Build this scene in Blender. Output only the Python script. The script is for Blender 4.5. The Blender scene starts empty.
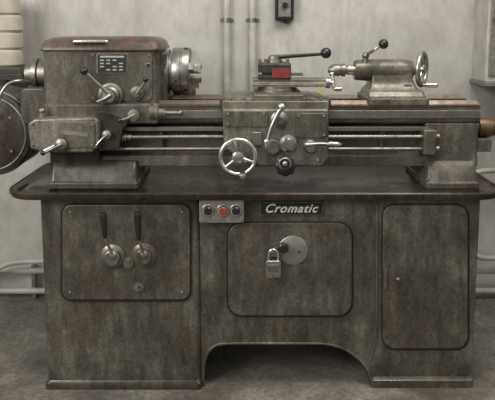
import bpy, bmesh, math
from mathutils import Vector, Matrix

# ------------------------------------------------------------------ camera model (real-world metres)
F=675.0; D=2.5; TH=math.radians(8); PY=26+F*math.tan(TH)
_k=(388-PY)/F
H=D*(math.sin(TH)+_k*math.cos(TH))/(math.cos(TH)-_k*math.sin(TH))
def W(u,v,y):
    """survey measurement -> world point on the plane Y=y"""
    dx=(u-247.5)/F; dy=-(v-PY)/F
    d=Vector((dx, math.cos(TH)+dy*math.sin(TH), -math.sin(TH)+dy*math.cos(TH)))
    t=(y+D)/d.y
    return Vector((d.x*t, y, H+d.z*t))
def M(y): return (D+y)/F   # metres per unit at depth y

cam=bpy.data.cameras.new("camera"); camo=bpy.data.objects.new("camera",cam)
bpy.context.collection.objects.link(camo)
camo.location=(0,-D,H); camo.rotation_euler=(math.radians(90)-TH,0,0)
cam.sensor_width=36; cam.lens=36*F/495; cam.shift_y=-(200-PY)/495
cam.clip_start=0.05
bpy.context.scene.camera=camo
bpy.context.scene.view_settings.view_transform='Standard'

# ------------------------------------------------------------------ materials
def newmat(name):
    m=bpy.data.materials.new(name); m.use_nodes=True
    nt=m.node_tree; b=nt.nodes["Principled BSDF"]; return m,nt,b
def ramp(nt,fac,stops):
    r=nt.nodes.new("ShaderNodeValToRGB"); el=r.color_ramp.elements
    while len(el)<len(stops): el.new(0.5)
    for e,(p,c) in zip(el,stops): e.position=p; e.color=(*c,1)
    nt.links.new(fac,r.inputs[0]); return r.outputs[0]
def noise(nt,scale,mp=(1,1,1),detail=6,rough=.6,off=(0,0,0)):
    tc=nt.nodes.new("ShaderNodeTexCoord"); mpn=nt.nodes.new("ShaderNodeMapping")
    mpn.inputs["Scale"].default_value=mp; mpn.inputs["Location"].default_value=off
    n=nt.nodes.new("ShaderNodeTexNoise"); n.inputs["Scale"].default_value=scale
    n.inputs["Detail"].default_value=detail; n.inputs["Roughness"].default_value=rough
    nt.links.new(tc.outputs["Object"],mpn.inputs[0]); nt.links.new(mpn.outputs[0],n.inputs["Vector"])
    return n.outputs["Fac"]
def mix(nt,fac,a,b,mode='MIX'):
    m=nt.nodes.new("ShaderNodeMix"); m.data_type='RGBA'; m.blend_type=mode
    for i,s in ((0,fac),(6,a),(7,b)):
        if isinstance(s,(int,float)): m.inputs[i].default_value=s
        elif isinstance(s,tuple): m.inputs[i].default_value=(*s,1)
        else: nt.links.new(s,m.inputs[i])
    return m.outputs[2]
def bump(nt,b,h,strength,dist=.002):
    bn=nt.nodes.new("ShaderNodeBump"); bn.inputs["Strength"].default_value=strength
    bn.inputs["Distance"].default_value=dist
    nt.links.new(h,bn.inputs["Height"]); nt.links.new(bn.outputs[0],b.inputs["Normal"])
def edge_mask(nt,rad=.004):
    bv=nt.nodes.new("ShaderNodeBevel"); bv.samples=4; bv.inputs[0].default_value=rad
    g=nt.nodes.new("ShaderNodeNewGeometry"); d=nt.nodes.new("ShaderNodeVectorMath"); d.operation='DOT_PRODUCT'
    nt.links.new(bv.outputs[0],d.inputs[0]); nt.links.new(g.outputs["Normal"],d.inputs[1])
    mr=nt.nodes.new("ShaderNodeMapRange"); mr.inputs[1].default_value=.995; mr.inputs[2].default_value=.9
    mr.inputs[3].default_value=0; mr.inputs[4].default_value=1
    nt.links.new(d.outputs["Value"],mr.inputs[0]); return mr.outputs[0]
def paint(name,dark,mid,light,rough=.42,metal=.25,wear=.5,rust=(.070,.046,.028),rustamt=.6,edgecol=(.26,.235,.195)):
    m,nt,b=newmat(name)
    big=noise(nt,3.6,(1,1,1),10,.68)
    st=noise(nt,8,(3.2,3.2,.7),8,.72)
    fine=noise(nt,95,(1,1,1),5,.7)
    scr=noise(nt,24,(4,4,.7),6,.8,(3,1,2))
    rs=noise(nt,4.6,(1,1,.8),10,.75,(7,3,1))
    oil=noise(nt,2.6,(1.6,1.6,.7),9,.7,(1,8,4))
    c=ramp(nt,big,[(.32,dark),(.5,mid),(.68,light)])
    s=ramp(nt,st,[(.36,(.55,.53,.49)),(.52,(1,1,1)),(.68,(1.5,1.46,1.38))])
    c=mix(nt,.85,c,s,'MULTIPLY')
    rm=ramp(nt,rs,[(.49,(0,0,0)),(.64,(rustamt,)*3)])
    c=mix(nt,rm,c,rust)
    om=ramp(nt,oil,[(.50,(0,0,0)),(.62,(.55,.55,.55))])
    c=mix(nt,om,c,tuple(x*.75 for x in dark))
    sc=ramp(nt,scr,[(.61,(0,0,0)),(.70,(.5,.5,.5))])
    c=mix(nt,sc,c,tuple(min(.4,x*2.0) for x in light))
    f=ramp(nt,fine,[(.36,(.58,.56,.53)),(.5,(1,1,1)),(.64,(1.3,1.27,1.22))])
    c=mix(nt,.75,c,f,'MULTIPLY')
    e=edge_mask(nt); em=nt.nodes.new("ShaderNodeMath"); em.operation='MULTIPLY'; em.inputs[1].default_value=wear
    nt.links.new(e,em.inputs[0])
    c=mix(nt,em.outputs[0],c,edgecol)
    nt.links.new(c,b.inputs["Base Color"])
    r=ramp(nt,oil,[(.40,(rough+.14,)*3),(.62,(rough-.14,)*3)])
    nt.links.new(r,b.inputs["Roughness"]); b.inputs["Metallic"].default_value=metal
    bump(nt,b,fine,.28,.0010)
    return m
def metal(name,col,rough=.3,var=.5,met=1.0):
    m,nt,b=newmat(name)
    n=noise(nt,25,(1,1,1),6,.7)
    c=ramp(nt,n,[(.3,tuple(x*(1-var) for x in col)),(.65,col)])
    nt.links.new(c,b.inputs["Base Color"]); b.inputs["Metallic"].default_value=met
    r=ramp(nt,n,[(.3,(rough+.2,)*3),(.7,(rough,)*3)]); nt.links.new(r,b.inputs["Roughness"])
    return m
def plain(name,col,rough=.5,met=0,var=.2,scale=30):
    m,nt,b=newmat(name)
    n=noise(nt,scale); c=ramp(nt,n,[(.3,tuple(x*(1-var) for x in col)),(.7,col)])
    nt.links.new(c,b.inputs["Base Color"]); b.inputs["Roughness"].default_value=rough
    b.inputs["Metallic"].default_value=met; return m

P  =paint("machine_paint",(.048,.043,.033),(.095,.087,.069),(.165,.153,.124))
PD =paint("machine_paint_dark",(.028,.025,.020),(.052,.047,.038),(.09,.082,.067),.36,.3,.3)
PL =paint("machine_paint_worn",(.085,.077,.060),(.165,.152,.124),(.26,.242,.20),.38,.4,.65,(.095,.070,.046),.45)
PT =paint("tray_oily_paint",(.016,.012,.009),(.032,.025,.020),(.062,.050,.040),.24,.15,.30,(.050,.026,.016),.7,(.17,.12,.085))
PR =paint("lid_worn_paint",(.050,.040,.032),(.088,.076,.062),(.15,.135,.110),.34,.2,.75,(.12,.045,.032),.75,(.20,.075,.052))
ST =metal("steel_bright",(.62,.60,.55),.22,.6)
SD =metal("steel_dull",(.32,.30,.265),.36)
SC =metal("chuck_steel",(.44,.42,.38),.26,.65)
SW =metal("way_steel_oiled",(.25,.20,.16),.24,.6)
BR =metal("bronze_aged",(.24,.17,.10),.42)
CH =metal("chrome",(.8,.79,.76),.12,.2)
BK =plain("bakelite_black",(.018,.018,.018),.25)
DK =plain("dark_gap",(.010,.009,.008),.8)
REDP=plain("red_plate",(.24,.035,.03),.45,0,.5,60)
REDB=plain("red_button",(.26,.05,.035),.35)
WHT=plain("lettering_cream",(.66,.63,.56),.5,0,.3,60)
BLP=plain("plate_black",(.010,.009,.009),.5,0,.4)
PLG=plain("plate_grey",(.25,.235,.205),.45,.3,.45,60)
PLB=plain("etched_legend",(.42,.40,.36),.45,.2,.3,60)
PIPE=plain("pipe_paint",(.47,.45,.40),.45,0,.35,12)
YL =plain("yellow_label",(.45,.36,.10),.5)
BEI=plain("paper_beige",(.50,.46,.37),.8,0,.3,14)
GLV=plain("galvanised_plate",(.40,.385,.35),.38,.7,.35,20)

# wall
WALL,nt,b=newmat("wall_plaster")
n1=noise(nt,1.6,(1,1,1),8,.6); n2=noise(nt,14,(1,1,.6),8,.7); n3=noise(nt,4,(1.3,1,.35),9,.72,(4,0,2))
c=ramp(nt,n1,[(.3,(.37,.355,.32)),(.7,(.52,.505,.46))])
c=mix(nt,.6,c,ramp(nt,n2,[(.3,(.70,.68,.64)),(.6,(1.05,1.05,1.05))]),'MULTIPLY')
c=mix(nt,ramp(nt,n3,[(.50,(0,0,0)),(.68,(.5,.5,.5))]),c,(.23,.21,.175))
nt.links.new(c,b.inputs["Base Color"]); b.inputs["Roughness"].default_value=.8
bump(nt,b,n2,.3,.004)
# floor
FLR,nt,b=newmat("floor_concrete")
n1=noise(nt,3.2,(1,1,1),10,.72); n2=noise(nt,45,(1,1,1),8,.8); n3=noise(nt,2.0,(1,1,1),6,.6,(5,2,0))
c=ramp(nt,n1,[(.32,(.08,.071,.058)),(.5,(.165,.15,.125)),(.70,(.27,.25,.212))])
c=mix(nt,.8,c,ramp(nt,n2,[(.36,(.42,.40,.37)),(.52,(1,1,1)),(.66,(1.65,1.6,1.5))]),'MULTIPLY')
c=mix(nt,ramp(nt,n3,[(.48,(0,0,0)),(.62,(.65,.65,.65))]),c,(.052,.042,.032))
nt.links.new(c,b.inputs["Base Color"]); b.inputs["Roughness"].default_value=.6
bump(nt,b,n2,.4,.003)

# ------------------------------------------------------------------ builders
def empty(name):
    e=bpy.data.objects.new(name,None); bpy.context.collection.objects.link(e); e.empty_display_size=.1; return e
LATHE=empty("metalworking_lathe")
CUR=[LATHE]
def finish(bm,name,mat,bev=0,seg=3,ang=35,parent='cur'):
    bmesh.ops.remove_doubles(bm,verts=bm.verts,dist=1e-6)
    bmesh.ops.recalc_face_normals(bm,faces=bm.faces)
    me=bpy.data.meshes.new(name); bm.to_mesh(me); bm.free()
    me.materials.append(mat)
    for p in me.polygons: p.use_smooth=True
    me.set_sharp_from_angle(angle=math.radians(ang))
    o=bpy.data.objects.new(name,me); bpy.context.collection.objects.link(o)
    if bev>0:
        m=o.modifiers.new("bevel",'BEVEL'); m.width=bev; m.segments=seg; m.limit_method='ANGLE'
        m.angle_limit=math.radians(35); m.harden_normals=True
    if parent=='cur': o.parent=CUR[0]
    elif parent: o.parent=parent
    return o
def wbox(name,x0,x1,y0,y1,z0,z1,mat,bev=.003,parent='cur'):
    bm=bmesh.new(); bmesh.ops.create_cube(bm,size=1)
    for v in bm.verts: v.co=Vector(((x0+x1)/2+v.co.x*(x1-x0),(y0+y1)/2+v.co.y*(y1-y0),(z0+z1)/2+v.co.z*(z1-z0)))
    return finish(bm,name,mat,bev,parent=parent)
def box(name,u0,u1,v0,v1,y0,y1,mat,bev=.003,parent='cur'):
    a=W(u0,(v0+v1)/2,y0); c=W(u1,(v0+v1)/2,y0)
    return wbox(name,a.x,c.x,y0,y1,W(u0,v1,y0).z,W(u0,v0,y0).z,mat,bev,parent)
def prism(name,pts,y0,y1,mat,bev=.003,parent='cur'):
    bm=bmesh.new(); w=[W(u,v,y0) for u,v in pts]
    a=[bm.verts.new((p.x,y0,p.z)) for p in w]; c=[bm.verts.new((p.x,y1,p.z)) for p in w]
    bm.faces.new(a); bm.faces.new(c[::-1])
    for i in range(len(a)):
        j=(i+1)%len(a); bm.faces.new((a[i],c[i],c[j],a[j]))
    return finish(bm,name,mat,bev,parent=parent)
def rr(u0,v0,u1,v1,r,n=7):
    pts=[]
    for cx,cy,a0 in ((u1-r,v0+r,-90),(u1-r,v1-r,0),(u0+r,v1-r,90),(u0+r,v0+r,180)):
        for i in range(n+1):
            a=math.radians(a0+90*i/n); pts.append((cx+r*math.cos(a),cy+r*math.sin(a)))
    return pts
def rplate(name,u0,v0,u1,v1,r,y0,y1,mat,bev=.003,parent='cur'):
    return prism(name,rr(u0,v0,u1,v1,r),y0,y1,mat,bev,parent)
def frame(p,axis):
    q=Vector((0,0,1)).rotation_difference(Vector(axis).normalized())
    return Matrix.Translation(p)@q.to_matrix().to_4x4()
def rev(name,p,axis,prof,mat,seg=36,bev=0,parent='cur',flut=None):
    bm=bmesh.new(); mt=frame(Vector(p),axis); rings=[]
    for t,r in prof:
        ring=[]
        for i in range(seg):
            a=2*math.pi*i/seg; rr_=r
            if flut and r>0: rr_=r*(1+flut[1]*math.cos(flut[0]*a))
            ring.append(bm.verts.new(mt@Vector((rr_*math.cos(a),rr_*math.sin(a),t))))
        rings.append(ring)
    for a,c in zip(rings,rings[1:]):
        for i in range(seg):
            j=(i+1)%seg; bm.faces.new((a[i],a[j],c[j],c[i]))
    if prof[0][1]>0: bm.faces.new(rings[0][::-1])
    if prof[-1][1]>0: bm.faces.new(rings[-1])
    bmesh.ops.remove_doubles(bm,verts=bm.verts,dist=1e-6)
    return finish(bm,name,mat,bev,2,parent=parent)
def cyl(name,p0,p1,r,mat,seg=28,bev=0,r1=None,parent='cur'):
    p0=Vector(p0);p1=Vector(p1);L=(p1-p0).length
    return rev(name,p0,p1-p0,[(0,r),(L,r1 if r1 is not None else r)],mat,seg,bev,parent)
def ball(name,p,r,mat,sq=(1,1,1),parent='cur'):
    bm=bmesh.new(); bmesh.ops.create_uvsphere(bm,u_segments=24,v_segments=14,radius=r)
    for v in bm.verts: v.co=Vector(p)+Vector((v.co.x*sq[0],v.co.y*sq[1],v.co.z*sq[2]))
    return finish(bm,name,mat,parent=parent,ang=60)
def torus(name,p,axis,R,r,mat,seg=48,sg=12,parent='cur'):
    bm=bmesh.new(); mt=frame(Vector(p),axis); rings=[]
    for i in range(seg):
        a=2*math.pi*i/seg
        rings.append([bm.verts.new(mt@Vector(((R+r*math.cos(2*math.pi*k/sg))*math.cos(a),(R+r*math.cos(2*math.pi*k/sg))*math.sin(a),r*math.sin(2*math.pi*k/sg)))) for k in range(sg)])
    for i in range(seg):
        A=rings[i];B=rings[(i+1)%seg]
        for k in range(sg):
            l=(k+1)%sg; bm.faces.new((A[k],B[k],B[l],A[l]))
    return finish(bm,name,mat,parent=parent,ang=60)
def tube(name,pts,radii,mat,seg=16,parent='cur',smooth=True):
    P_=[Vector(p) for p in pts]
    if not isinstance(radii,(list,tuple)): radii=[radii]*len(P_)
    pp=[];rad=[]
    if smooth and len(P_)>2:
        for i in range(len(P_)-1):
            a=P_[max(i-1,0)];b_=P_[i];c_=P_[i+1];d_=P_[min(i+2,len(P_)-1)]
            for k in range(8):
                t=k/8
                pp.append(.5*((2*b_)+(c_-a)*t+(2*a-5*b_+4*c_-d_)*t*t+(-a+3*b_-3*c_+d_)*t**3))
                rad.append(radii[i]*(1-t)+radii[i+1]*t)
        pp.append(P_[-1]);rad.append(radii[-1])
    else: pp=P_;rad=list(radii)
    bm=bmesh.new(); rings=[]; up=None
    for i,p in enumerate(pp):
        t=(pp[min(i+1,len(pp)-1)]-pp[max(i-1,0)]).normalized()
        if up is None:
            up=t.orthogonal().normalized()
        up=(up-t*up.dot(t)).normalized(); s=t.cross(up)
        rings.append([bm.verts.new(p+rad[i]*(math.cos(2*math.pi*k/seg)*up+math.sin(2*math.pi*k/seg)*s)) for k in range(seg)])
    for A,B in zip(rings,rings[1:]):
        for k in range(seg):
            l=(k+1)%seg; bm.faces.new((A[k],A[l],B[l],B[k]))
    bm.faces.new(rings[0][::-1]); bm.faces.new(rings[-1])
    return finish(bm,name,mat,parent=parent,ang=50)
def loft(name,cx,cy,rings,mat,n=8,bev=0,parent='cur'):
    """stack of rounded rectangles (z,hx,hy,r)"""
    bm=bmesh.new(); R=[]
    for z,hx,hy,r in rings:
        ring=[]
        for sx,sy,a0 in ((1,1,0),(-1,1,90),(-1,-1,180),(1,-1,270)):
            for i in range(n+1):
                a=math.radians(a0+90*i/n)
                ring.append(bm.verts.new((cx+sx*(hx-r)+r*math.cos(a),cy+sy*(hy-r)+r*math.sin(a),z)))
        R.append(ring)
    for A,B in zip(R,R[1:]):
        for i in range(len(A)):
            j=(i+1)%len(A); bm.faces.new((A[i],A[j],B[j],B[i]))
    bm.faces.new(R[0][::-1]); bm.faces.new(R[-1])
    return finish(bm,name,mat,bev,parent=parent,ang=40)
def xsection(name,x0,x1,yz,mat,bev=.003,parent='cur'):
    bm=bmesh.new()
    a=[bm.verts.new((x0,y,z)) for y,z in yz]; c=[bm.verts.new((x1,y,z)) for y,z in yz]
    bm.faces.new(a); bm.faces.new(c[::-1])
    for i in range(len(a)):
        j=(i+1)%len(a); bm.faces.new((a[i],c[i],c[j],a[j]))
    return finish(bm,name,mat,bev,parent=parent)

# ------------------------------------------------------------------ room
YW=.95
wbox("floor",-4,4,-4.5,YW+.1,-.1,0,FLR,0,parent=None)
wbox("wall_back",-4,4,YW,YW+.12,0,3.0,WALL,0,parent=None)

def pipe_on_wall(name,u,r,clamps):
    e=empty(name); x=W(u,60,YW).x
    cyl("pipe",(x,YW-r-.004,.0),(x,YW-r-.004,2.9),r,PIPE,24,parent=e)
    for v in clamps:
        z=W(u,v,YW).z
        cyl("clamp",(x,YW-r-.004,z-.01),(x,YW-r-.004,z+.01),r+.003,SD,24,parent=e)
        wbox("clamp_foot",x-r-.015,x+r+.015,YW-.006,YW,z-.008,z+.008,SD,.001,parent=e)
pipe_on_wall("wall_pipe",227,.019,(20,))
pipe_on_wall("wall_pipe.001",252.5,.019,(20,))
e=empty("electrical_switch_box")
box("back_box",275,294,-8,20,YW-.05,YW,BK,.005,e)
box("front_lid",278.5,291,-5,17,YW-.056,YW-.045,PLG,.003,e)
cyl("rotary_switch",W(285,5,YW-.072),W(285,5,YW-.05),.014,BK,bev=.002,parent=e)
box("cable_gland",283,287,19,23,YW-.03,YW-.01,BK,.002,e)

# heating pipes low on the wall
e=empty("heating_pipe")
for k,z in enumerate((.155,.045)):
    cyl("pipe_run_%d"%(k+1),(-1.7,YW-.07,z),(1.7,YW-.07,z),.016,PIPE,20,parent=e)
for k,x in enumerate((-1.12,-.2,1.05)):
    wbox("bracket_%d"%(k+1),x-.01,x+.01,YW-.07,YW-.022,.0,.18,SD,.002,parent=e)
e=empty("radiator_branch_pipe")
tube("swan_bend",[(-1.7,YW-.15,.0),(-1.5,YW-.15,.12),(-1.30,YW-.15,.185),(-1.2,YW-.15,.225),(-1.05,YW-.15,.235),(-.75,YW-.15,.235),(-.62,YW-.15,.22),(-.58,YW-.15,.12),(-.58,YW-.15,.0)],.014,PIPE,parent=e)
e=empty("radiator_branch_pipe.001")
tube("elbow",[(1.7,YW-.12,.0),(1.66,YW-.12,.2),(1.6,YW-.12,.235),(1.3,YW-.12,.24),(1.18,YW-.12,.25),(1.13,YW-.12,.32),(1.12,YW-.12,.62),(1.16,YW-.12,.69),(1.3,YW-.12,.70),(1.6,YW-.12,.70)],.014,PIPE,parent=e)

# shelf with stack, upper left
e=empty("wall_shelf")
box("board",-70,21,68,74,.65,YW,PD,.003,e)
box("bracket",6,11,74,98,.70,YW,PD,.002,e)
box("lip",-70,21,74,80,.65,.68,PD,.002,e)
e=empty("paper_roll_stack")
ztop=W(0,68,.65).z; hh=.082
xr=W(17,40,.70).x
for k in range(4):
    for j in range(2):
        rev("roll_%d_%d"%(k,j),(xr-.072-j*.15+.004*((k*7)%3-1),.78,ztop+k*hh+.0005),(0,0,1),[(0,.02),(0,.060),(.010,.070),(hh*.5,.072),(hh-.010,.070),(hh-.001,.060),(hh-.001,.02),(.0,.02)],BEI,28,parent=e)
# grey cupboard edge at far right
e=empty("metal_wall_cabinet")
x=W(487,40,.75).x; zb=W(0,82,.75).z
wbox("carcass",x,x+.5,.75,YW,zb,zb+.75,PIPE,.004,e)
wbox("door_leaf",x+.012,x+.49,.738,.749,zb+.03,zb+.73,PLG,.003,e)
wbox("bottom_ledge",x-.01,x+.51,.72,YW,zb-.02,zb,PLG,.003,e)
cyl("door_knob",(x+.03,.715,zb+.3),(x+.03,.74,zb+.3),.01,SD,parent=e)

# ------------------------------------------------------------------ cabinet base
zt=W(0,193,-.04).z
zfl=zt-.018
ztb=zt-.034
def zz(v,y=0): return W(0,v,y).z
def X(u,v=300): return W(u,v,.015).x
xL=W(39,200,0).x; xR=W(482,200,0).x
xs=W(200,300,0).x
loft("pedestal_left",(xL+xs)/2,.27,[(0,(xs-xL)/2,.268,.02),(ztb-.001,(xs-xL)/2,.268,.02)],P)
pts=[(X(200),ztb-.001),(xR,ztb-.001),(xR,0),(X(373,388),0)]
for u,v in [(371,378),(366,366),(356,356),(343,349),(325,345),(228,345),(215,348),(208,356),(205,368)]:
    pts.append((X(u,v),zz(v,.015)))
pts+= [(X(204,388),0),(X(200),0)]
bm=bmesh.new()
a=[bm.verts.new((x,.015,z)) for x,z in pts]; c=[bm.verts.new((x,.53,z)) for x,z in pts]
bm.faces.new(a); bm.faces.new(c[::-1])
for i in range(len(a)):
    j=(i+1)%len(a); bm.faces.new((a[i],c[i],c[j],a[j]))
finish(bm,"cabinet_body",P,.008)
lip=[(373,386),(370,375),(364,364),(354,355),(342,348),(325,344),(300,343.5),(228,343.5),(214,346.5),(206.5,355),(204,368),(203.5,386)]
tube("arch_bead",[W(u,v,.014) for u,v in lip],.005,P)
pr0=X(370,388); pr1=xR+.004
loft("plinth_right",(pr0+pr1)/2,.27,[(0,(pr1-pr0)/2,.272,.015),(.032,(pr1-pr0)/2,.272,.015),(.042,(pr1-pr0)/2-.008,.258,.015)],P)
loft("plinth_left",(xL+xs)/2,.27,[(0,(xs-xL)/2+.004,.284,.015),(.026,(xs-xL)/2+.004,.284,.015),(.036,(xs-xL)/2-.004,.276,.015)],PD)
tube("seam_bead",[W(u,v,.014) for u,v in ((377,203),(377,260),(376,330),(371,360))],.0035,P)

def door(name,u0,v0,u1,v1,r,yf,mat):
    rplate(name+"_gap",u0-1.4,v0-1.4,u1+1.4,v1+1.4,r+1.4,yf-.002,yf+.01,DK,0)
    rplate(name+"_leaf",u0,v0,u1,v1,r,yf-.010,yf+.01,mat,.005)
door("gear_panel",62,205,190,300,9,-.004,P)
door("centre_door",228,223,352,316,14,.015,P)
door("right_door",383,205,468,349,12,.015,P)
box("door_latch",384,387,270,290,-.004,.01,SD,.001)
for u,v in ((70,212),(182,212),(70,292),(182,292)):
    cyl("panel_screw",W(u,v,-.017),W(u,v,-.01),.0045,SD,12,.001)
cyl("door_keyhole",W(398,279,.001),W(398,279,.01),.006,SD,16,.001)

for k,(hu,hv,ku,kv,kv2) in enumerate(((113,256,105,238,213),(144,255,139,240,212))):
    rev("lever_boss_%d"%k,W(hu,hv,-.012),(0,-1,0),[(0,.048),(.006,.047),(.010,.040),(.012,.034),(.030,.031),(.034,.026),(.034,.0)],SD if k==0 else PL,32)
    ball("lever_cap_%d"%k,W(hu,hv,-.046),.015,SD,(1,.5,1))
    tube("lever_rod_%d"%k,[W(hu,hv,-.045),W(ku,kv,-.075)],.0055,ST,12)
    tube("lever_grip_%d"%k,[W(ku,kv,-.075),W(ku-.5,kv-6,-.078),W(ku-1.5,kv2+5,-.085),W(ku-2,kv2,-.087)],[.006,.0105,.014,.010],BK,16)
rev("index_dial",W(129,262,-.012),(0,-1,0),[(0,.022),(.012,.020),(.014,0)],PL)
rev("oil_plug",W(139,287,-.012),(0,-1,0),[(0,.020),(.008,.019),(.010,.012),(.016,.010),(.016,0)],PL)
cyl("oil_plug_slot",W(139,287,-.030),W(139,287,-.026),.005,DK,12)

rplate("switch_plate",199,198,244,223,2,-.030,.02,PLG,.003)
for k,(u,m_) in enumerate(((208,BK),(223,REDB),(236,BK))):
    torus("button_ring_%d"%k,W(u,210.5,-.031),(0,-1,0),.0215,.0034,ST,32,8)
    cyl("button_well_%d"%k,W(u,210.5,-.034),W(u,210.5,-.028),.0205,PLG,28)
    rev("button_%d"%k,W(u,210.5,-.030),(0,-1,0),[(0,.0155),(.010,.0155),(.014,.012),(.014,0)],m_,24)
for u,v in ((202,201),(241,201),(202,220),(241,220)):
    cyl("plate_screw",W(u,v,-.033),W(u,v,-.029),.0025,SD,10)

pl=[(260.5,202.8),(323.5,202.8),(321.3,214.6),(261,214.6)]
prism("nameplate_rim",[(259.8,202),(324.5,202),(322.2,215.4),(260.2,215.4)],.006,.02,SD,.001)
prism("nameplate",pl,.004,.012,BLP,.001)
tx=bpy.data.curves.new("nameplate_lettering",'FONT'); tx.body="Cromatic"; tx.size=.047; tx.shear=.4; tx.extrude=.0010
tx.offset=.0010; tx.space_character=1.12; tx.align_x='CENTER'; tx.align_y='CENTER'
to=bpy.data.objects.new("nameplate_lettering",tx); bpy.context.collection.objects.link(to)
to.data.materials.append(WHT); to.location=W(290.5,208.7,.0027); to.rotation_euler=(math.pi/2,0,0); to.parent=LATHE

rev("lock_plate",W(293,250,.006),(0,-1,0),[(0,.058),(.004,.058),(.006,.055),(.006,0)],GLV,40)
rev("lock_knob",W(283,246,0),(0,-1,0),[(0,.014),(.012,.012),(.016,.020),(.030,.020),(.034,.015),(.034,0)],BK,28)
prism("hasp",[(270,249),(281,246),(284,250),(279,257),(268,257)],-.010,.001,SD,.001)
tube("hasp_staple",[W(270,252,.0),W(271,252,-.022),W(276,252,-.022),W(277,252,.0)],.003,SD,10)
cyl("keyhole",W(299,252,-.002),W(299,252,.004),.005,DK,12)

e=empty("padlock")
rplate("body",265.5,261,281,278,3,-.037,-.018,ST,.003,e)
tube("shackle",[W(268.5,263,-.027),W(268.5,255,-.027),W(270,251,-.027),W(273.3,249.5,-.027),W(276.7,251,-.027),W(278,255,-.027),W(278,263,-.027)],.0042,CH,12,e)
rplate("label",268,265,278.5,272,1,-.0382,-.03,SD,.001,e)
cyl("key_slot",W(273.3,275.5,-.0385),W(273.3,275.5,-.034),.003,DK,10,parent=e)

# ------------------------------------------------------------------ chip tray
tx0=W(13,190,.10).x; tx1=W(497,190,.10).x; ty0,ty1=-.045,.60
cx,cy=(tx0+tx1)/2,(ty0+ty1)/2; hx,hy=(tx1-tx0)/2,(ty1-ty0)/2
loft("chip_tray",cx,cy,[(ztb,hx-.035,hy-.030,.10),(ztb+.006,hx-.008,hy-.006,.115),(ztb+.018,hx,hy,.12),(zt-.004,hx-.001,hy-.001,.12),(zt,hx-.006,hy-.006,.115),(zt-.001,hx-.014,hy-.014,.11),(zt-.006,hx-.018,hy-.018,.105),(zfl,hx-.035,hy-.035,.09)],PT)

# ------------------------------------------------------------------ bed
bx0=W(100,130,.16).x-.18; bx1=W(479,130,.16).x
zway=zz(104,.16)
def zb_(v,y=.16): return W(0,v,y).z
xsection("bed_casting",bx0,bx1,[(.150,zway-.006),(.150,zb_(121)),(.158,zb_(123)),(.195,zb_(126)),(.200,zb_(140)),(.185,zb_(152)),(.160,zb_(156)),(.155,zb_(166)),(.43,zb_(166)),(.43,zb_(156)),(.40,zb_(140)),(.43,zb_(121)),(.43,zway-.006)],P,.004)
def way(name,y0,y1,vee):
    if vee: sec=[(y0,zway-.012),(y0,zway-.002),(y0+.012,zway-.002),((y0+y1)/2,zway+.014),(y1-.012,zway-.002),(y1,zway-.002),(y1,zway-.012)]
    else: sec=[(y0,zway-.012),(y0,zway+.004),(y1,zway+.004),(y1,zway-.012)]
    xsection(name,W(130,100,.2).x,bx1-.003,sec,SW,.0015)
way("way_front",.148,.205,True); way("way_front_inner",.225,.255,False)
way("way_rear_inner",.325,.352,False); way("way_rear",.375,.432,True)
xsection("bed_edge_strip",W(102,110,.145).x,bx1-.002,[(.143,zb_(110)),(.143,zb_(118)),(.155,zb_(118)),(.155,zb_(110))],SD,.002)
rx0=W(100,130,.13).x; rx1=W(430,130,.13).x
wbox("rack",rx0,rx1,.140,.20,zb_(131,.14),zb_(127,.14),SD,.001)
zls=zb_(137,.125); zfr=zb_(149,.125)
prof=[];L=rx1-rx0;nn=150
for i in range(nn+1):
    prof.append((L*i/nn,.0098 if i%2 else .0078))
rev("leadscrew",(rx0,.125,zls),(1,0,0),prof,SD,16)
cyl("feed_rod",(rx0,.125,zfr),(rx1,.125,zfr),.0075,SD,16)
box("rod_bearing_right",424,437,130,156,.095,.19,P,.008)
for z in (zls,zfr): cyl("bearing_cap",(W(437,140,.1).x-.001,.125,z),(W(441,140,.1).x,.125,z),.014,SD,20,.002)
for u in (160,380): box("bed_web",u,u+3,126,157,.168,.2,P,.002)

def foot(name,u0,u1):
    x0_=W(u0,180,.10).x; x1_=W(u1,180,.10).x; zc=zb_(160)
    w=(x1_-x0_)/2
    loft(name,(x0_+x1_)/2,.275,[(zfl+.0005,w,.18,.012),(zfl+.022,w,.18,.012),(zfl+.028,w-.006,.172,.012),(zb_(168,.12),w-.010,.155,.012),(zc,w-.010,.13,.012)],P,bev=.003)
foot("bed_foot_left",48,138); foot("bed_foot_right",426,480)
box("bed_end_head",425,478,123,168,.150,.19,P,.008)
for u in (56,131,433,473): cyl("foot_bolt",Vector((W(u,0,.12).x,.112,zfl+.018)),Vector((W(u,0,.12).x,.112,zfl+.038)),.009,SD,6,.001)

xe=bx1-.01; pe=Vector((xe,.22,zb_(128,.2)))
rev("end_shaft_housing",pe,(1,0,0),[(0,.034),(.02,.034),(.024,.040),(.075,.040),(.08,.034),(.11,.034),(.11,0)],BR,32)
wbox("end_bracket",bx1-.005,bx1+.055,.16,.40,zb_(152,.16),zb_(139,.16),P,.005)

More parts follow.
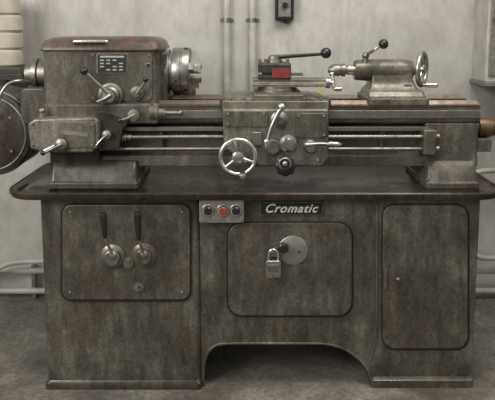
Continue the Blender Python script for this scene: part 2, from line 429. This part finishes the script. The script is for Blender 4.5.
# ------------------------------------------------------------------ headstock
hx0=W(41,80,.14).x; hx1=W(160,80,.14).x; hc=(hx0+hx1)/2; hw=(hx1-hx0)/2
zl=zz(50,.13)
loft("headstock_body",hc,.30,[(zz(120,.13),hw,.165,.02),(zz(106,.13),hw,.165,.02),(zz(104,.13),hw-.006,.158,.02),(zl-.002,hw-.006,.158,.02)],P)
loft("headstock_lid",hc,.30,[(zl-.004,hw+.001,.164,.03),(zl-.001,hw+.005,.169,.03),(zl+.006,hw+.005,.169,.03),(zl+.012,hw+.001,.165,.03),(zl+.024,hw-.002,.161,.03),(zl+.038,hw-.014,.148,.03),(zl+.046,hw-.032,.127,.03),(zl+.050,hw-.06,.10,.03)],PR)
yh=.155
tube("lid_handle",[W(73,46,yh),W(73.5,42.5,yh-.016),W(78,41.5,yh-.022),W(103,41.5,yh-.022),W(107.5,42.5,yh-.016),W(108,46,yh)],.0068,CH,14)
for u in (72.5,108.5): ball("handle_stud",W(u,45,yh),.012,ST)
box("headstock_nose",157,167,52,104,.20,.40,P,.012)
rev("spindle_nose",(W(160,72,.29).x,.29,W(0,72,.29).z),(1,0,0),[(0,.055),(.025,.055),(.025,0)],SD)
rplate("front_cover_panel",90,52.5,152,101,4,.1365,.15,P,.002)
rplate("data_plate_rim",96.5,53.5,127.5,73.5,1,.134,.15,SD,.001)
rplate("data_plate",97.5,54.2,126.5,72.8,1,.1325,.15,BLP,.0005)
box("data_title",100,124,55.8,57.6,.1315,.14,PLB,.0002)
for r_ in range(4):
    for c_ in range(4):
        if (r_+c_)%5==3: continue
        box("data_cell",100+c_*6.3,103.9+c_*6.3,59.6+r_*3.2,60.9+r_*3.2,.1315,.14,PLB,.0002)
hb=W(111,95,.136)
rev("speed_hub",hb,(0,-1,0),[(0,.050),(.010,.048),(.014,.039),(.030,.036),(.036,.028),(.050,.024),(.052,0)],SD)
tube("speed_lever_rod",[W(109,94,.09),W(98,84,.075),W(86,73,.055)],[.009,.007,.006],ST,12)
ball("speed_lever_knob",W(84,71,.05),.015,BK)
tube("speed_lever_short",[W(111,95,.085),W(104,99,.08),W(97,102,.075)],[.008,.007,.006],ST,12)
rev("dial_small",W(137,93,.137),(0,-1,0),[(0,.028),(.010,.026),(.014,.015),(.024,.013),(.024,0)],PL)
tube("dial_lever",[W(137,93,.112),W(142,86,.105),W(145,81,.10)],[.006,.005,.005],ST,12)
ball("dial_lever_knob",W(145.5,79.5,.10),.011,BK)
cyl("oil_sight",W(148,65,.134),W(148,65,.145),.009,SD,20,.002)
cyl("oil_sight_glass",W(148,65,.1325),W(148,65,.14),.006,BK,20)
for u,v in ((93,55),(149,55),(93,98),(149,98)): cyl("cover_screw",W(u,v,.133),W(u,v,.14),.004,SD,12,.0008)
prism("headstock_skirt",[(58,104),(150,104),(158,112),(158,124),(60,124)],.10,.30,P,.008)
rev("reverse_knob",W(135,114,.10),(0,-1,0),[(0,.018),(.02,.016),(.024,.022),(.036,.022),(.04,0)],SD)
tube("reverse_lever",[W(135,114,.066),W(128,118,.06),W(121,120,.055)],[.006,.005,.005],ST,12)
ball("reverse_lever_knob",W(120,120.5,.055),.010,BK)
cyl("skirt_rod",W(150,113,.10),W(178,113,.10),.009,SD,16)
ball("skirt_rod_end",W(180,113,.10),.012,SD)
rev("skirt_rod_collar",W(150,113,.10),(1,0,0),[(0,.026),(.03,.026),(.034,.018),(.06,.016),(.06,0)],PL,28)

prism("gearbox",[(27,124),(34,119),(94,117),(99,121),(99,148),(92,153),(44,153),(30,149)],.055,.24,PL,.010)
rplate("gearbox_cover",56,122,95,148,4,.049,.06,P,.003)
cyl("shifter_shaft",W(44,151,.04),W(62,142,.05),.007,ST,14)
rev("shifter_hub",W(62,144,.055),(0,-1,0),[(0,.026),(.02,.024),(.026,.016),(.028,0)],SD)
tube("shifter_arm",[W(62,144,.03),W(52,149,.025),W(44,153,.02)],[.007,.006,.005],SD,12)
ball("shifter_knob",W(43,153,.02),.010,BK)
prism("gearbox_label",[(60,130),(88,133),(88,137),(60,134)],.0475,.052,PLG,.0005)
cyl("gearbox_pin",W(42,120,.1),W(42,112,.1),.012,PL,20,.003)
ball("gearbox_pin_top",W(42,111,.1),.014,SD)
for u,v in ((32,124),(32,145),(92,125),(92,145)): cyl("gearbox_screw",W(u,v,.045),W(u,v,.056),.005,SD,12,.001)
box("gearbox_apron",50,100,150,170,.14,.28,PD,.004)
prism("rod_coupling_housing",[(98,111),(106,111),(128,118),(128,124),(123,130),(119,149),(98,152)],.088,.2,PD,.006)
rev("coupling_knob",W(108,134,.09),(0,-1,0),[(0,.020),(.03,.018),(.034,.012),(.036,0)],SD)
tube("feed_lever",[W(108,134,.06),W(102,139,.05),W(95,147,.045)],[.006,.005,.005],ST,12)
ball("feed_lever_knob",W(95,148,.04),.011,BK)
rev("rod_collar",(W(118,137,.125).x,.125,zls),(1,0,0),[(0,.020),(.035,.020),(.037,.014),(.055,.014),(.055,0)],SD)

ps=Vector((hx0+.01,.29,W(0,74,.29).z))
rev("outboard_spindle",ps,(-1,0,0),[(0,.075),(.012,.075),(.014,.058),(.055,.058),(.060,.066),(.078,.066),(.082,.05),(.11,.046),(.11,.03),(.09,.03),(.09,0)],SD)
# belt guard: closed rounded drum cover
pg=Vector((W(-10,134,.18).x,.16,W(0,134,.16).z)); r_=.172
rev("belt_guard_cover",pg,(0,1,0),[(-.022,0),(-.021,r_*.30),(-.016,r_*.55),(-.010,r_*.70),(-.002,r_*.78),(0,r_*.80),(.004,r_*.90),(.012,r_*.97),(.028,r_),(.25,r_),(.26,r_*.95),(.26,0)],PD,64)
torus("belt_guard_band",pg+Vector((0,.004,0)),(0,1,0),r_*.865,.0045,SD,64,10)
torus("belt_guard_rim",pg+Vector((0,.034,0)),(0,1,0),r_*.995,.005,SD,64,10)
for aa in (35,-35,80):
    a=math.radians(aa); cyl("guard_screw",pg+Vector((r_*.68*math.cos(a),-.018,r_*.68*math.sin(a))),pg+Vector((r_*.68*math.cos(a),-.005,r_*.68*math.sin(a))),.006,SD,6,.001)
wbox("guard_bracket",pg.x+.06,W(60,130,.2).x,.24,.36,pg.z-.05,pg.z+.06,PD,.008)
tube("clutch_lever",[W(-6,118,.11),W(-2,102,.11),W(3,90,.11),W(10,83,.12),W(20,81,.14),W(30,83,.2)],[.007,.007,.006,.006,.007,.009],ST,14)
rplate("end_guard",20,88,46,124,6,.16,.42,P,.008)

# ------------------------------------------------------------------ chuck
cxl=W(166,72,.29).x; pc=Vector((cxl,.29,W(0,71.5,.29).z))
rev("chuck_body",pc,(1,0,0),[(0,.06),(0,.088),(.003,.091),(.018,.091),(.020,.078),(.029,.078),(.031,.096),(.035,.0985),(.064,.0985),(.066,.0955),(.070,.0955),(.072,.0985),(.098,.0985),(.103,.095),(.105,.090),(.105,.030),(.06,.030),(.06,0)],SC,64)
for k in range(3):
    a=math.radians(165+120*k); rad=Vector((0,math.cos(a),math.sin(a))); tan=Vector((0,-math.sin(a),math.cos(a)))
    bm=bmesh.new()
    stp=[(0,.024),(.044,.024),(.044,.046),(.032,.046),(.032,.070),(.018,.070),(.018,.103),(0,.103)]
    A=[bm.verts.new(pc+Vector((.103+x_,0,0))+rad*q+tan*.014) for x_,q in stp]
    B=[bm.verts.new(pc+Vector((.103+x_,0,0))+rad*q-tan*.014) for x_,q in stp]
    bm.faces.new(A); bm.faces.new(B[::-1])
    for i in range(8):
        j=(i+1)%8; bm.faces.new((A[i],B[i],B[j],A[j]))
    finish(bm,"chuck_jaw_%d"%k,ST,.002)
    a2=a+math.radians(60); rd=Vector((0,math.cos(a2),math.sin(a2)))
    cyl("chuck_key_socket_%d"%k,pc+Vector((.086,0,0))+rd*.085,pc+Vector((.086,0,0))+rd*.0995,.009,DK,16)
for k,aa in enumerate((200,250,310)):
    a=math.radians(aa); rd=Vector((0,math.cos(a),math.sin(a)))
    cyl("chuck_pinion_%d"%k,pc+Vector((.048,0,0))+rd*.09,pc+Vector((.048,0,0))+rd*.0995,.006,DK,12)

# ------------------------------------------------------------------ carriage
box("saddle",222,329,101,111,.095,.47,PL,.005)
box("saddle_wing",234,316,98.5,103,.13,.45,PL,.004)
for u0,u1 in ((220,225),(326,331)): box("way_wiper",u0,u1,99,108,.125,.22,PD,.002)
for u in (230,243,309,322): cyl("saddle_bolt",Vector((W(u,0,.125).x,.125,zz(101,.095)-.002)),Vector((W(u,0,.125).x,.125,zz(101,.095)+.009)),.008,SD,6,.001)
prism("apron",[(222,109),(329,109),(329,158),(323,167),(262,167),(240,160),(224,148)],.075,.15,PL,.010)
rplate("apron_upper_band",224,111,268,127,3,.068,.08,P,.003)
rplate("apron_right_cover",296,113,327,138,4,.066,.08,P,.004)
for u,v in ((228,114),(264,114),(228,124),(299,116),(324,116),(324,135),(318,160)):
    cyl("apron_screw",W(u,v,.063),W(u,v,.072),.005,SD,12,.001)
hwc=W(238,157,.015); R=20*M(.015)-.008
torus("handwheel_rim",hwc,(0,-1,0),R,.0092,CH,64,14)
rev("handwheel_hub",hwc+Vector((0,.05,0)),(0,-1,0),[(0,.016),(.030,.016),(.034,.022),(.058,.022),(.062,.014),(.062,0)],ST)
for a in (100,220,340):
    a=math.radians(a); dr=Vector((math.cos(a),0,math.sin(a)))
    tube("handwheel_spoke",[hwc+dr*.015,hwc+dr*(R*.6)+Vector((0,-.003,0)),hwc+dr*R],[.009,.0075,.0065],ST,12)
hp=W(243,173,.01)
rev("handwheel_grip",hp,(0,-1,0),[(0,.006),(.012,.008),(.02,.012),(.045,.013),(.062,.010),(.066,0)],ST,20)
rev("crossfeed_dial",W(279,118,.095),(0,-1,0),[(0,.026),(.034,.026),(.036,.034),(.056,.034),(.060,.026),(.068,.014),(.078,.012),(.078,0)],SD,40)
tube("crossfeed_crank",[W(281,108,.005),W(276,117,.002),W(271,128,.0),W(268,138,-.002)],[.010,.009,.008,.007],ST,14)
ball("crank_ball",W(281.5,107,.005),.015,CH)
rev("crank_grip",W(268,140,0),(-.15,-1,-.1),[(0,.006),(.008,.010),(.035,.011),(.042,0)],CH,20)
rev("feed_dial",W(273,147,.075),(0,-1,0),[(0,.034),(.010,.033),(.013,.025),(.02,.023),(.02,0)],SD,36)
rev("halfnut_knob",W(288,143,.075),(0,-1,0),[(0,.034),(.012,.033),(.016,.022),(.034,.020),(.036,0)],ST,36)
rev("clutch_star_knob",W(285,164,.075),(0,-1,0),[(0,.024),(.025,.022),(.028,.036),(.046,.038),(.050,.032),(.052,.016),(.060,.014),(.060,0)],BK,48,flut=(8,.05))
torus("clutch_ring",W(285,164,.022),(0,-1,0),.022,.0035,ST,32,8)
ball("clutch_cap",W(285,164,.016),.010,ST,(1,.5,1))
rev("lever_boss",W(310,146,.075),(0,-1,0),[(0,.026),(.012,.026),(.018,.020),(.045,.018),(.046,0)],SD)
tube("halfnut_lever",[W(306,145,.035),W(318,144,.032),W(327,144,.03)],[.009,.007,.006],ST,12)
tube("halfnut_grip",[W(326,144,.03),W(330,144,.03),W(337,144.5,.03),W(341,145,.03)],[.006,.011,.011,.007],ST,14)
box("oil_block",252,262,132,146,.06,.08,SD,.004)

xsection("cross_slide",W(254,95,.15).x,W(302,95,.15).x,[(.105,zz(101,.11)),(.105,zz(95,.11)),(.115,zz(94,.11)),(.46,zz(94,.11)),(.46,zz(101,.11))],PL,.003)
zs=zz(94,.11)
pz=Vector((W(277,90,.25).x,.25,zs-.001))
rev("compound_swivel",pz,(0,0,1),[(0,.082),(.010,.082),(.012,.078),(.022,.078),(.022,0)],SD,48)
cs0=W(253,88,.2).x; cs1=W(326,88,.2).x
z1=zs+.020
xsection("compound_slide",cs0,cs1,[(.185,z1),(.185,z1+.012),(.195,z1+.018),(.195,z1+.030),(.315,z1+.030),(.315,z1+.018),(.325,z1+.012),(.325,z1)],PL,.002)
z2=z1+.030
box("compound_label",317,323,88,93,.1835,.19,YL,.0005)
pcc=Vector((cs1,.25,z1+.012))
rev("compound_dial",pcc,(1,0,0),[(0,.014),(.004,.022),(.022,.022),(.024,.010),(.036,.010),(.036,0)],ST,32)
tube("compound_crank",[pcc+Vector((.034,-.035,-.022)),pcc+Vector((.034,0,0)),pcc+Vector((.034,.03,.032))],[.006,.009,.006],CH,12)
ball("compound_crank_ball",pcc+Vector((.034,.03,.034)),.012,CH)
rev("compound_crank_grip",pcc+Vector((.034,-.035,-.022)),(1,0,0),[(0,.006),(.01,.010),(.03,.009),(.034,0)],ST,16)
tc=W(274,75,.25).x; z3=W(0,63,.19).z
loft("tool_post",tc,.25,[(z2-.001,.066,.058,.006),(z2+.014,.066,.058,.006),(z2+.015,.050,.045,.004),(z2+.026,.050,.045,.004),(z2+.027,.066,.060,.006),(z3-.006,.066,.060,.006),(z3,.062,.054,.006)],PD,bev=.002)
rplate("tool_post_badge",272,68.5,290,78,1,.1875,.195,REDP,.001)
for u in (260,266): 
    cyl("tool_post_bolt",Vector((W(u,0,.21).x,.21,z3-.002)),Vector((W(u,0,.21).x,.21,z3+.016)),.007,SD,6,.001)
cyl("tool_post_bolt_r",Vector((W(288,0,.21).x,.21,z3-.002)),Vector((W(288,0,.21).x,.21,z3+.016)),.007,SD,6,.001)
rev("tool_post_nut",(tc,.25,z3-.001),(0,0,1),[(0,.036),(.010,.034),(.014,.024),(.026,.022),(.030,.012),(.032,0)],SD,32)
zq=z3+.020
tube("tool_post_lever",[Vector((tc,.25,zq)),Vector((tc+.06,.245,zq+.004)),Vector((W(322,54,.22).x,.22,W(0,54,.22).z))],[.011,.008,.0065],BK,14)
ball("tool_post_lever_knob",W(326,53,.215),.022,BK)
wbox("cutting_tool",tc+.05,tc+.115,.20,.216,z2+.014,z2+.026,SD,.001)

# ------------------------------------------------------------------ tailstock
zax=W(0,70,.29).z
tb0=W(366,100,.2).x; tb1=W(426,100,.2).x; tcx=(tb0+tb1)/2; tw=(tb1-tb0)/2
loft("tailstock_base",tcx,.29,[(zway-.002,tw,.15,.012),(zway+.022,tw,.15,.012),(zway+.026,tw-.004,.10,.012),(zway+.045,tw-.008,.085,.012)],PL,bev=.002)
loft("tailstock_pillar",tcx-.006,.29,[(zway+.043,tw-.010,.078,.012),(zway+.062,tw-.026,.055,.012),(zway+.09,tw-.036,.042,.012),(zax,tw-.036,.040,.012)],PL,bev=.002)
tx_=W(354,70,.29).x; tx2=W(412,70,.29).x; L=tx2-tx_
rev("tailstock_barrel",(tx_,.29,zax),(1,0,0),[(0,.030),(0,.037),(.004,.041),(.02,.043),(.05,.045),(L-.04,.045),(L-.02,.041),(L,.037),(L,0)],PL,40)
q0=W(347,70,.29).x
cyl("quill",(q0,.29,zax),(tx_+.01,.29,zax),.020,ST,28,.002)
q1=W(328,70,.29).x
rev("drill_chuck",(q1,.29,zax),(1,0,0),[(0,.006),(0,.010),(.014,.020),(.022,.024),(.046,.025),(.050,.022),(.054,.022),(.056,.026),(.070,.026),(.074,.016),(q0-q1+.002,.016)],SD,32,flut=(16,.02))
lp=W(366,59,.26)
cyl("quill_lock_post",Vector((lp.x,.27,zax+.03)),Vector((lp.x,.27,zax+.066)),.011,SD,20,.002)
ball("quill_lock_boss",Vector((lp.x,.27,zax+.060)),.015,SD)
tube("quill_lock_rod",[Vector((lp.x,.27,zax+.062)),W(374,50,.23),W(380,46,.22)],[.008,.006,.005],ST,12)
ball("quill_lock_knob",W(383.5,44,.215),.020,BK)
box("tailstock_clamp_nut",404,412,84,92,.235,.26,SD,.003)
hc2=Vector((W(422,68,.29).x,.29,zax+.004)); ax=Vector((1,-.55,0))
rev("tailstock_spindle",(tx2-.002,.29,zax),(1,0,0),[(0,.022),(.012,.022),(.014,.012),(.05,.012),(.05,0)],ST)
torus("tailstock_wheel_rim",hc2,ax,.066,.0105,ST,56,14)
rev("tailstock_wheel_hub",hc2-ax.normalized()*.02,ax,[(0,.014),(.01,.020),(.032,.020),(.036,0)],ST)
axn=ax.normalized(); e1=Vector((0,0,1)); e2=axn.cross(e1)
for a in (20,140,260):
    a=math.radians(a); dr=e1*math.cos(a)+e2*math.sin(a)
    tube("tailstock_wheel_spoke",[hc2+dr*.014,hc2+dr*.066],[.008,.006],ST,12)
gp=hc2-e1*.066
rev("tailstock_wheel_grip",gp,(1,-.2,.0),[(0,.005),(.012,.007),(.03,.010),(.062,.010),(.068,0)],ST,18)

# ------------------------------------------------------------------ lights
def area(name,loc,target,size,power,col=(1,1,1),sy=None):
    l=bpy.data.lights.new(name,'AREA'); l.size=size; l.energy=power; l.color=col
    if sy: l.shape='RECTANGLE'; l.size_y=sy
    o=bpy.data.objects.new(name,l); bpy.context.collection.objects.link(o); o.location=loc
    o.rotation_euler=(Vector(target)-Vector(loc)).to_track_quat('-Z','Y').to_euler()
area("window_light",(-2.4,-2.4,2.5),(0,.3,.7),1.6,92,(1,.985,.95))
area("ceiling_light",(.6,-.7,3.2),(.2,.4,.8),1.8,58,(1,.975,.92),.8)
w=bpy.data.worlds.new("world"); bpy.context.scene.world=w; w.use_nodes=True
nt=w.node_tree; bg=nt.nodes["Background"]
tc=nt.nodes.new("ShaderNodeTexCoord"); sp=nt.nodes.new("ShaderNodeSeparateXYZ")
nt.links.new(tc.outputs["Generated"],sp.inputs[0])
mr=nt.nodes.new("ShaderNodeMapRange"); mr.inputs[1].default_value=-1; mr.inputs[2].default_value=1
nt.links.new(sp.outputs["Z"],mr.inputs[0])
col=ramp(nt,mr.outputs[0],[(.40,(.22,.205,.18)),(.52,(.52,.505,.47)),(.62,(.85,.83,.79)),(1.0,(.75,.735,.70))])
nt.links.new(col,bg.inputs[0]); bg.inputs[1].default_value=.66
